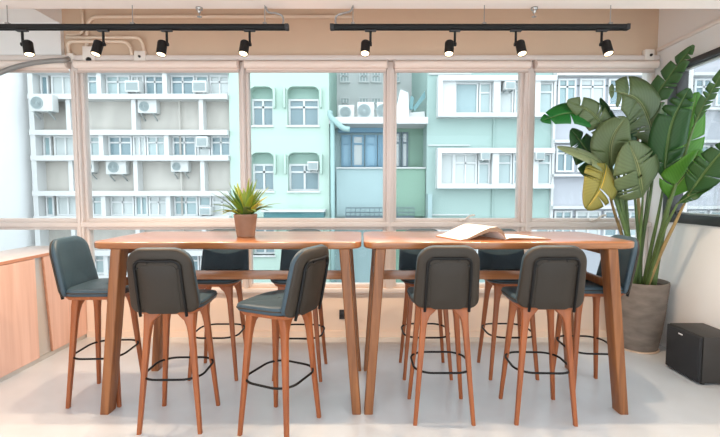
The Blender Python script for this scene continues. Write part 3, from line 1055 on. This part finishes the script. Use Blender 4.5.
M_GREEN = mat('green_render', dim_srgb(146, 182, 162), 0.85, noise=0.06, nscale=1.0)
M_GREY = mat('grey_render', dim_srgb(208, 210, 218), 0.85, noise=0.03, nscale=0.8)
M_WFR = mat('white_window_frame', dim_srgb(244, 246, 246), 0.6)
M_PANE = [mat('facade_glass_%d' % i, c, 0.12, spec=0.6) for i, c in enumerate((dim_srgb(170, 196, 200), dim_srgb(192, 211, 212), dim_srgb(142, 168, 176), dim_srgb(218, 225, 224)))]
M_PBLUE = mat('facade_glass_blue', dim_srgb(150, 198, 222), 0.15)
M_ACW = mat('unit_case', dim_srgb(236, 238, 236), 0.6)
M_ACG = mat('unit_grille', dim_srgb(178, 192, 193), 0.6)
M_ACD = mat('unit_bracket', dim_srgb(176, 184, 184), 0.6)
M_DKRAIL = mat('dark_railing', dim_srgb(96, 116, 124), 0.6)

st(box('ground_street', M_STREET, -60, 60, WY + 0.6, 60, GZ - 0.2, GZ))

def bpart(name, m, root, px0, px1, py0, py1, y0, y1, bev=0.0):
    """box part of a building; pixel extents are turned into metres on the facade plane"""
    L = root.location
    return box(name, m, X_(px0) - L.x, X_(px1) - L.x, y0 - L.y, y1 - L.y, Z_(py1) - L.z, Z_(py0) - L.z, root, bev=bev)
def bwin(root, px0, px1, py0, py1, y, cols=1, hopper=0.0, fm=None, pm=None, fw=0.07, depth=0.12):
    fm = fm or M_WFR
    L = root.location
    x0, x1, z0, z1 = X_(px0) - L.x, X_(px1) - L.x, Z_(py1) - L.z, Z_(py0) - L.z
    ya, yb = y - depth - L.y, y - L.y
    bm = bmesh.new()
    bx(bm, x0, x0 + fw, ya, yb, z0, z1); bx(bm, x1 - fw, x1, ya, yb, z0, z1)
    bx(bm, x0 + fw, x1 - fw, ya, yb, z0, z0 + fw); bx(bm, x0 + fw, x1 - fw, ya, yb, z1 - fw, z1)
    for c in range(1, cols):
        xc = x0 + (x1 - x0) * c / cols
        bx(bm, xc - fw / 2, xc + fw / 2, ya, yb, z0 + fw, z1 - fw)
    if hopper:
        zh = z1 - (z1 - z0) * hopper
        bx(bm, x0 + fw, x1 - fw, ya, yb, zh - fw / 2, zh + fw / 2)
    f = fin(bm, 'window', fm, root)
    pm = pm or rnd.choice(M_PANE)
    box('pane', pm, x0 + fw, x1 - fw, yb - 0.05, yb - 0.03, z0 + fw, z1 - fw, f)

# --- white block of flats
BP = 61.0
root = tag(empty('apartment_building', (X_(131), FY, GZ)), 'weathered white block of flats across the street with stacked window bands', 'building')
top_py, bot_py = -52, (1.46 - GZ) / KZ + 190
bpart('wall', M_BG, root, 33, 229, top_py, bot_py, FY + 0.35, FY + 6)
for fl in range(-2, 3):
    o_ = fl * BP
    b0, b1 = 135 + o_, 155.5 + o_
    if b0 > 300: continue
    # slabs over and under the window band
    bpart('floor_slab', M_BW, root, 33, 229, b0 - 5, b0, FY - 0.25, FY + 0.36)
    bpart('floor_slab', M_BW, root, 33, 229, b1, b1 + 5, FY - 0.25, FY + 0.36)
    for px in (100, 165):
        bpart('mullion_post', M_BW, root, px, px + 4.5, b0, b1, FY - 0.15, FY + 0.36)
    for px in (68, 133, 200):
        bpart('wall_rib', M_BW, root, px, px + 4.2, b1 + 5, b0 + BP - 5, FY - 0.1, FY + 0.36)
    bpart('parapet_edge', M_BW, root, 33, 38, b0, b0 + BP - 5, FY - 0.2, FY + 0.36)
    for (a, b, c, h) in ((39, 47, 1, 0), (50, 73, 2, 0.0), (75, 99, 2, 0.3), (105, 129, 2, 0.32), (130, 143, 2, 0), (144, 164, 2, 0.32), (170, 194, 2, 0.32), (209, 229, 2, 0.32)):
        bwin(root, a, b, b0, b1, FY + 0.3, c, h)
    bwin(root, 195, 208, b0, b1, FY + 0.3, 1, 0.5)
    # thin service pipe
bm = bmesh.new()
tube(bm, [(X_(178) - root.location.x, 0.2, Z_(93) - GZ), (X_(178) - root.location.x, 0.2, 0.0)], 0.05, 8)
fin(bm, 'drain_pipe', M_BG, root)

# --- plain white tower at far left
root = tag(empty('apartment_building', (X_(-40), FY - 2.5, GZ)), 'plain bright white building at the far left of the view', 'building')
bpart('wall', mat('bright_white_render', srgb(246, 247, 247), 0.8), root, -150, 24, -60, bot_py, FY - 2.5, FY + 5)
for py in (50, 105, 160, 215):
    bpart('ledge', M_BW, root, -150, 24.5, py + 30, py + 32.5, FY - 2.62, FY - 2.5)
    bwin(root, -22, 0, py, py + 18, FY - 2.45, 2, 0.3)
    bwin(root, -60, -34, py, py + 18, FY - 2.45, 2, 0.3)

# --- mint building
root = tag(empty('apartment_building', (X_(280), FY, GZ)), 'mint green building across the street with rounded window recesses', 'building')
def mint_wall(px0, px1, recs, py_top, py_bot):
    """facade slab with round-topped recesses cut through it"""
    L = root.location
    bm = bmesh.new()
    xs = sorted(set([px0, px1] + [q for a in recs for q in (a[0], a[1])]))
    cols = {}
    for a in recs:
        cols.setdefault((a[0], a[1]), []).append((a[2], a[3]))
    for xa, xb in zip(xs[:-1], xs[1:]):
        segs = cols.get((xa, xb), [])
        y = py_top
        for (c, d) in sorted(segs) + [(py_bot, None)]:
            bx(bm, X_(xa) - L.x, X_(xb) - L.x, 0, 0.45, Z_(c) - L.z, Z_(y) - L.z)
            if d is None: break
            # quarter fillets in the top corners of the recess
            rr = 0.26
            for s, xe in ((1, X_(xa)), (-1, X_(xb))):
                zt = Z_(c)
                loop = [Vector((xe, 0, zt))]
                for k in range(7):
                    an = math.radians(90 * k / 6)
                    loop.append(Vector((xe + s * rr * (1 - math.sin(an)), 0, zt - rr * (1 - math.cos(an)))))
                l0 = [p - Vector((L.x, 0, L.z)) for p in loop]
                l1 = [p + Vector((0, 0.45, 0)) for p in l0]
                prism(bm, l0, l1)
            y = d
    return fin(bm, 'facade', M_MINT, root)
recs = []
for o_ in (-67, 0, 66, 132):
    recs += [(250.5, 273, 86 + o_, 125 + o_), (287.5, 319, 86 + o_, 125 + o_)]
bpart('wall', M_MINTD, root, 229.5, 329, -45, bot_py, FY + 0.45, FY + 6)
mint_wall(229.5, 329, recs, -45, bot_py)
for (a, b, c, d) in recs:
    bwin(root, a, b, c + 11, d, FY + 0.43, 2, 0.3, pm=M_PANE[rnd.choice((0, 2, 2))], fw=0.09)
    bpart('sill', M_BW, root, a - 1, b + 1, d, d + 1.6, FY - 0.1, FY + 0.3)
    for s in (a - 3.2, b + 1.2):
        bpart('sunshade_fin', M_MINT, root, s, s + 2.0, c + 2, c + 22, FY - 0.22, FY, 0.02)
bpart('canopy', M_BW, root, 265, 326, 209.5, 211.5, FY - 1.0, FY)
bpart('canopy_fascia', mat('dark_teal_fascia', dim_srgb(84, 142, 146), 0.7), root, 267, 325, 211.5, 217, FY - 0.9, FY)

# --- blue and green annex with balcony
root = tag(empty('annex_building', (X_(377), FY, GZ)), 'low blue-green annex between the mint and teal buildings, air conditioners on its roof', 'building')
bpart('wall', M_TEALP, root, 329.5, 385, 124, bot_py, FY + 1.2, FY + 6)
bpart('green_wall', M_GREEN, root, 385, 427, 124, bot_py, FY + 1.2, FY + 6)
bpart('roof_slab', M_BW, root, 329.5, 427, 117.5, 124, FY - 0.3, FY + 6)
bpart('lintel', M_BLUEF, root, 337, 385, 124, 129, FY + 0.9, FY + 1.2)
for (a, b, c) in ((340, 350, 1), (351.5, 364, 1), (365.5, 378, 1), (379, 384.5, 1)):
    bwin(root, a, b, 131, 165, FY + 1.2, c, 0.28, fm=M_BLUEF, pm=M_PBLUE if a != 351.5 else M_PANE[3], fw=0.09)
for (a, b) in ((396, 403), (404, 411)):
    bwin(root, a, b, 128, 166, FY + 1.2, 1, 0.3, fm=mat('slate_frame', dim_srgb(110, 130, 140), 0.6), pm=M_PANE[3], fw=0.08)
bpart('parapet', M_TEALP, root, 336, 385, 168, 217, FY + 0.2, FY + 0.4)
bpart('parapet', M_GREEN, root, 385, 426.5, 168, 217, FY + 0.2, FY + 0.4)
bpart('parapet_cap', M_BW, root, 336, 426.5, 166.8, 168, FY + 0.1, FY + 0.5)
for (a, b) in ((346, 384), (392, 414)):
    L = root.location
    bm = bmesh.new()
    x0, x1, z0, z1 = X_(a) - L.x, X_(b) - L.x, Z_(217) - L.z, Z_(208) - L.z
    for z in (z0 + 0.03, (z0 + z1) / 2, z1):
        bx(bm, x0, x1, -0.32, -0.28, z - 0.025, z + 0.025)
    k = int((x1 - x0) / 0.2)
    for q in range(k + 1):
        xq = x0 + (x1 - x0) * q / k
        bx(bm, xq - 0.015, xq + 0.015, -0.31, -0.29, z0, z1)
    bx(bm, x0, x1, -0.34, 0.2, z0 - 0.1, z0)
    fin(bm, 'railing', M_DKRAIL, root)
bm = bmesh.new()
L = root.location
tube(bm, spline([(X_(331) - L.x, -0.4, Z_(112) - L.z), (X_(331) - L.x, -0.4, Z_(117) - L.z), (X_(336) - L.x, -0.4, Z_(123) - L.z), (X_(344) - L.x, -0.4, Z_(129) - L.z), (X_(350) - L.x, -0.4, Z_(130) - L.z)], 5), 0.12, 10)
tube(bm, [(X_(333) - L.x, -0.35, Z_(120) - L.z), (X_(333) - L.x, -0.35, 0)], 0.10, 10)
fin(bm, 'downpipe', mat('pale_teal_pipe', dim_srgb(176, 210, 208), 0.6), root, smooth=True)
# white building on the next street over its roof
root = tag(empty('apartment_building', (X_(377), FY + 6.2, GZ)), 'white building standing behind the annex roof with louvred windows', 'building')
bpart('wall', M_BW, root, 322, 436, -40, bot_py, FY + 6.2, FY + 9)
for py in (-10, 30, 66):
    for (a, b) in ((333, 346), (358, 371), (374, 387), (398, 412)):
        bwin(root, a, b, py, py + 17, FY + 6.2, 3, 0.5, pm=M_PANE[1], fw=0.08)
# bent sheet-metal cowl on the annex roof
r = tag(empty('roof_cowl', (X_(404), FY + 0.1, Z_(117.5))), 'white sheet metal cowl with folded flaps on the annex roof', 'vent')
bm = bmesh.new()
prism(bm, [Vector((-0.45, 0, 0)), Vector((0.25, 0, 0)), Vector((0.25, 0.5, 0)), Vector((-0.45, 0.5, 0))], [Vector((-0.15, 0.05, 1.30)), Vector((0.2, 0.05, 1.15)), Vector((0.2, 0.45, 1.15)), Vector((-0.15, 0.45, 1.30))])
fin(bm, 'hood', M_BW, r)
for (pts) in ([(0.22, 0.45), (0.32, 1.05), (0.46, 0.95), (0.40, 0.4)], [(0.42, 0.5), (0.95, 1.25), (0.97, 0.95), (0.5, 0.35)]):
    bm = bmesh.new()
    prism(bm, [Vector((x, 0.1, z)) for x, z in pts], [Vector((x, 0.16, z)) for x, z in pts])
    fin(bm, 'flap', mat('teal_sheet', dim_srgb(120, 164, 168), 0.6), r)
bm = bmesh.new()
prism(bm, [Vector((0.2, 0.2, 0.0)), Vector((1.0, 0.2, 0.0)), Vector((0.96, 0.2, 0.35)), Vector((0.3, 0.2, 0.3))], [Vector((0.2, 0.26, 0.0)), Vector((1.0, 0.26, 0.0)), Vector((0.96, 0.26, 0.35)), Vector((0.3, 0.26, 0.3))])
fin(bm, 'base_plate', M_BW, r)

# --- teal building with white window bays
root = tag(empty('apartment_building', (X_(490), FY, GZ)), 'teal building across the street with white framed window bays', 'building')
bpart('wall', M_TEAL, root, 427, 551.5, -50, bot_py, FY, FY + 6)
for o_ in (-72, 0, 70.5, 141):
    t0, t1 = 78 + o_, 118 + o_
    bpart('bay_surround', M_WFR, root, 436, 551, t0, t0 + 5, FY - 0.5, FY)
    bpart('bay_surround', M_WFR, root, 436, 551, t1 - 4, t1, FY - 0.5, FY)
    bpart('bay_surround', M_WFR, root, 436, 440, t0 + 5, t1 - 4, FY - 0.5, FY)
    bpart('bay_pier', M_WFR, root, 440, 454, t0 + 5, t1 - 4, FY - 0.3, FY) if o_ != 70.5 else bwin(root, 440, 454, t0 + 5, t1 - 4, FY, 1, 0, pm=M_PANE[3])
    bpart('bay_pier', M_WFR, root, 490.5, 497, t0 + 5, t1 - 4, FY - 0.4, FY)
    bwin(root, 454, 477, t0 + 5, t1 - 4, FY, 1 if o_ == 0 else 2, 0 if o_ == 0 else 0.3, pm=M_PANE[0] if o_ == 0 else M_PANE[3])
    bwin(root, 478, 490, t0 + 5, t1 - 4, FY, 1, 0.32, pm=M_PANE[1])
    bwin(root, 497.5, 512, t0 + 5, t1 - 4, FY, 1, 0.3, pm=M_PANE[rnd.choice((1, 3))])
    bwin(root, 513, 530, t0 + 5, t1 - 4, FY, 1, 0.25, pm=M_PANE[0 if o_ else 1])
    bpart('bay_pier', M_WFR, root, 530, 536, t0 + 5, t1 - 4, FY - 0.4, FY)
    bwin(root, 536, 551, t0 + 5, t1 - 4, FY, 1, 0.3, pm=M_PANE[1])
    bpart('string_course', M_BW, root, 428, 470, t0 - 4.2, t0 - 3.2, FY - 0.1, FY)
bm = bmesh.new()
L = root.location
tube(bm, [(X_(493.5) - L.x, -0.06, Z_(118) - L.z), (X_(493.5) - L.x, -0.06, 0)], 0.04, 8)
fin(bm, 'drain_pipe', M_TEAL, root)
bpart('side_box', M_TEALP, root, 427.3, 431.5, 194, 218, FY - 0.4, FY)

# --- pale grey building at the right
root = tag(empty('apartment_building', (X_(680), FY, GZ)), 'pale grey building with long window bands behind the tall plant', 'building')
bpart('wall', M_GREY, root, 552, 1250, -50, bot_py, FY, FY + 6)
for o_ in (-66, 0, 66, 132):
    t0, t1 = 79 + o_, 108 + o_
    bpart('floor_slab', M_BW, root, 552, 1250, t0 - 5, t0 - 2, FY - 0.35, FY)
    bpart('floor_slab', M_BW, root, 552, 1250, t1, t1 + 2.5, FY - 0.35, FY)
    bpart('string_course', M_DKRAIL, root, 555, 1250, t1 + 13 + 30, t1 + 14 + 30, FY - 0.06, FY)
    px = 556
    kk = 0
    while px < 1230:
        w = (18, 25, 14)[kk % 3]
        bwin(root, px, px + w, t0, t1 - 2, FY, 2 if w > 15 else 1, 0.3, pm=M_PANE[(kk * 7 + int(o_)) % 4], fw=0.08)
        px += w + 3.5
        kk += 1
bpart('corner_post', M_BW, root, 551.5, 554, -50, bot_py, FY - 0.15, FY + 0.1)
# tall block further down the street, seen through the right-hand window
root = tag(empty('apartment_building', (34, 6.0, GZ)), 'distant pale block seen through the dark-framed window on the right', 'building')
L = root.location
box('wall', M_GREY, 0, 6, -12, 12, 0, 17, root)
for fl in range(5):
    box('floor_slab', M_BW, -0.25, 0, -12, 12, 2.2 + fl * 3.0, 2.45 + fl * 3.0, root)
    bm = bmesh.new()
    for k in range(9):
        bx(bm, -0.06, 0, -11.4 + k * 2.6, -9.6 + k * 2.6, 3.2 + fl * 3.0, 4.6 + fl * 3.0)
    o = fin(bm, 'window_band', M_PANE[fl % 4], root)

# --- air conditioners
def ac(lab, px0, px1, py0, py1, yback, depth=0.38, fan=0.3, window_type=False):
    w = (px1 - px0) * KX
    h = (py1 - py0) * KZ
    r = tag(empty('air_conditioner', (X_((px0 + px1) / 2) * (yback - depth) / FY, yback, Z_(py1))), lab, 'air conditioner', 'air conditioners on the facades')
    box('case', M_ACW, -w / 2, w / 2, -depth, 0, 0.0, h, r, bev=0.02)
    bm = bmesh.new()
    if window_type:
        for k in range(7):
            z = h * (0.18 + 0.1 * k)
            bx(bm, -w * 0.4, w * 0.4, -depth - 0.02, -depth, z - 0.018, z + 0.018)
        fin(bm, 'grille', M_ACG, r)
    else:
        c = (-w / 2 + w * fan, -depth, h * 0.5)
        R_ = h * 0.38
        lathe(bm, [(R_, 0), (R_, -0.03), (R_ * 0.88, -0.03), (R_ * 0.85, -0.01), (R_ * 0.2, -0.012), (R_ * 0.18, -0.035), (0.01, -0.035)], 22, c, 'Y')
        for k in range(3):
            rr = R_ * (0.36 + 0.17 * k)
            tube(bm, [(c[0] + rr * math.cos(q * PI / 8), -depth - 0.025, c[2] + rr * math.sin(q * PI / 8)) for q in range(16)], 0.012, 5, closed=True)
        fin(bm, 'fan_grille', M_ACG, r)
    for s in (-0.32, 0.32):
        bm = bmesh.new()
        bx(bm, s * w - 0.025, s * w + 0.025, -depth, 0.0, -0.05, 0.0)
        if not window_type:
            prism(bm, [Vector((s * w - 0.02, 0, -0.32)), Vector((s * w + 0.02, 0, -0.32)), Vector((s * w + 0.02, 0, -0.26)), Vector((s * w - 0.02, 0, -0.26))],
                  [Vector((s * w - 0.02, -depth, -0.07)), Vector((s * w + 0.02, -depth, -0.07)), Vector((s * w + 0.02, -depth, -0.03)), Vector((s * w - 0.02, -depth, -0.03))])
        fin(bm, 'bracket', M_ACD, r)
yb = FY + 0.35
ac('large white outdoor unit in the leftmost window bay, upper left of the white flats', 31, 53, 97, 113, FY - 0.2, fan=0.32)
ac('white outdoor unit high on the white flats, right of the upper rib, with round fan', 138, 157, 99.5, 112.5, yb, fan=0.35)
ac('white box unit at the very top of the white flats, left of centre', 126, 140, 82, 93, FY + 0.12, 0.45, window_type=True)
ac('white box unit at the very top of the white flats, right of centre', 193, 207, 82, 93.5, FY + 0.12, 0.45, window_type=True)
ac('white outdoor unit below the middle window band, left part of the white flats', 104, 124.5, 159.5, 174, yb, fan=0.38)
ac('white outdoor unit cut by the left window post below the middle band', 76, 92, 160, 172, yb, fan=0.6)
ac('white outdoor unit below the middle window band, right part of the white flats', 169.5, 187, 160.5, 171.5, yb, fan=0.33)
ac('white window unit set into the middle window band of the white flats', 195.5, 207, 136.5, 147, FY + 0.12, 0.4, window_type=True)
ac('small blue-grilled window unit in the lowest window band, left of the small plant', 197, 208.5, 207, 215.5, FY + 0.12, 0.4, window_type=True)
ac('white window unit in the lower right mint window', 307, 318, 161, 170, FY + 0.30, 0.4, window_type=True)
ac('white roof unit high above the annex, alone', 339, 353, 83, 95, FY + 6.2, 0.4, fan=0.45)
ac('white roof unit standing at the left on the annex roof', 338, 354.5, 101, 116.3, FY + 1.2, 0.5, fan=0.45)
ac('white roof unit standing in the middle on the annex roof', 357, 374.5, 98, 116.3, FY + 1.2, 0.5, fan=0.4)
ac('white roof unit on the annex roof at the right, cut by the window post', 376.5, 392, 98, 116.3, FY + 1.2, 0.5, fan=0.4)
ac('white window unit at the top of the upper teal window bay', 504.5, 514.5, 84, 92, FY - 0.1, 0.5, window_type=True)
ac('white window unit left of the pier in the lower teal window bay', 482, 491, 152, 160.5, FY - 0.1, 0.5, window_type=True)
ac('white window unit beside the window post in the lower teal bay', 537, 546, 152, 160.5, FY - 0.1, 0.5, window_type=True)

# ------------------------------------------------------------------ daylight and room lamps
w = bpy.data.worlds.new('overcast_sky')
S.world = w
w.use_nodes = True
bg = w.node_tree.nodes['Background']
bg.inputs['Color'].default_value = (0.84, 0.94, 1.0, 1)
bg.inputs['Strength'].default_value = 3.3
S.view_settings.view_transform = 'Standard'
S.view_settings.look = 'None'
S.view_settings.exposure = -0.1
S.view_settings.gamma = 1.0
S.view_settings.use_curve_mapping = False
S.cycles.use_denoising = True
S.cycles.max_bounces = 10
S.cycles.diffuse_bounces = 5
S.cycles.transparent_max_bounces = 16
S.cycles.caustics_reflective = False
S.cycles.caustics_refractive = False
S.cycles.sample_clamp_indirect = 4.0
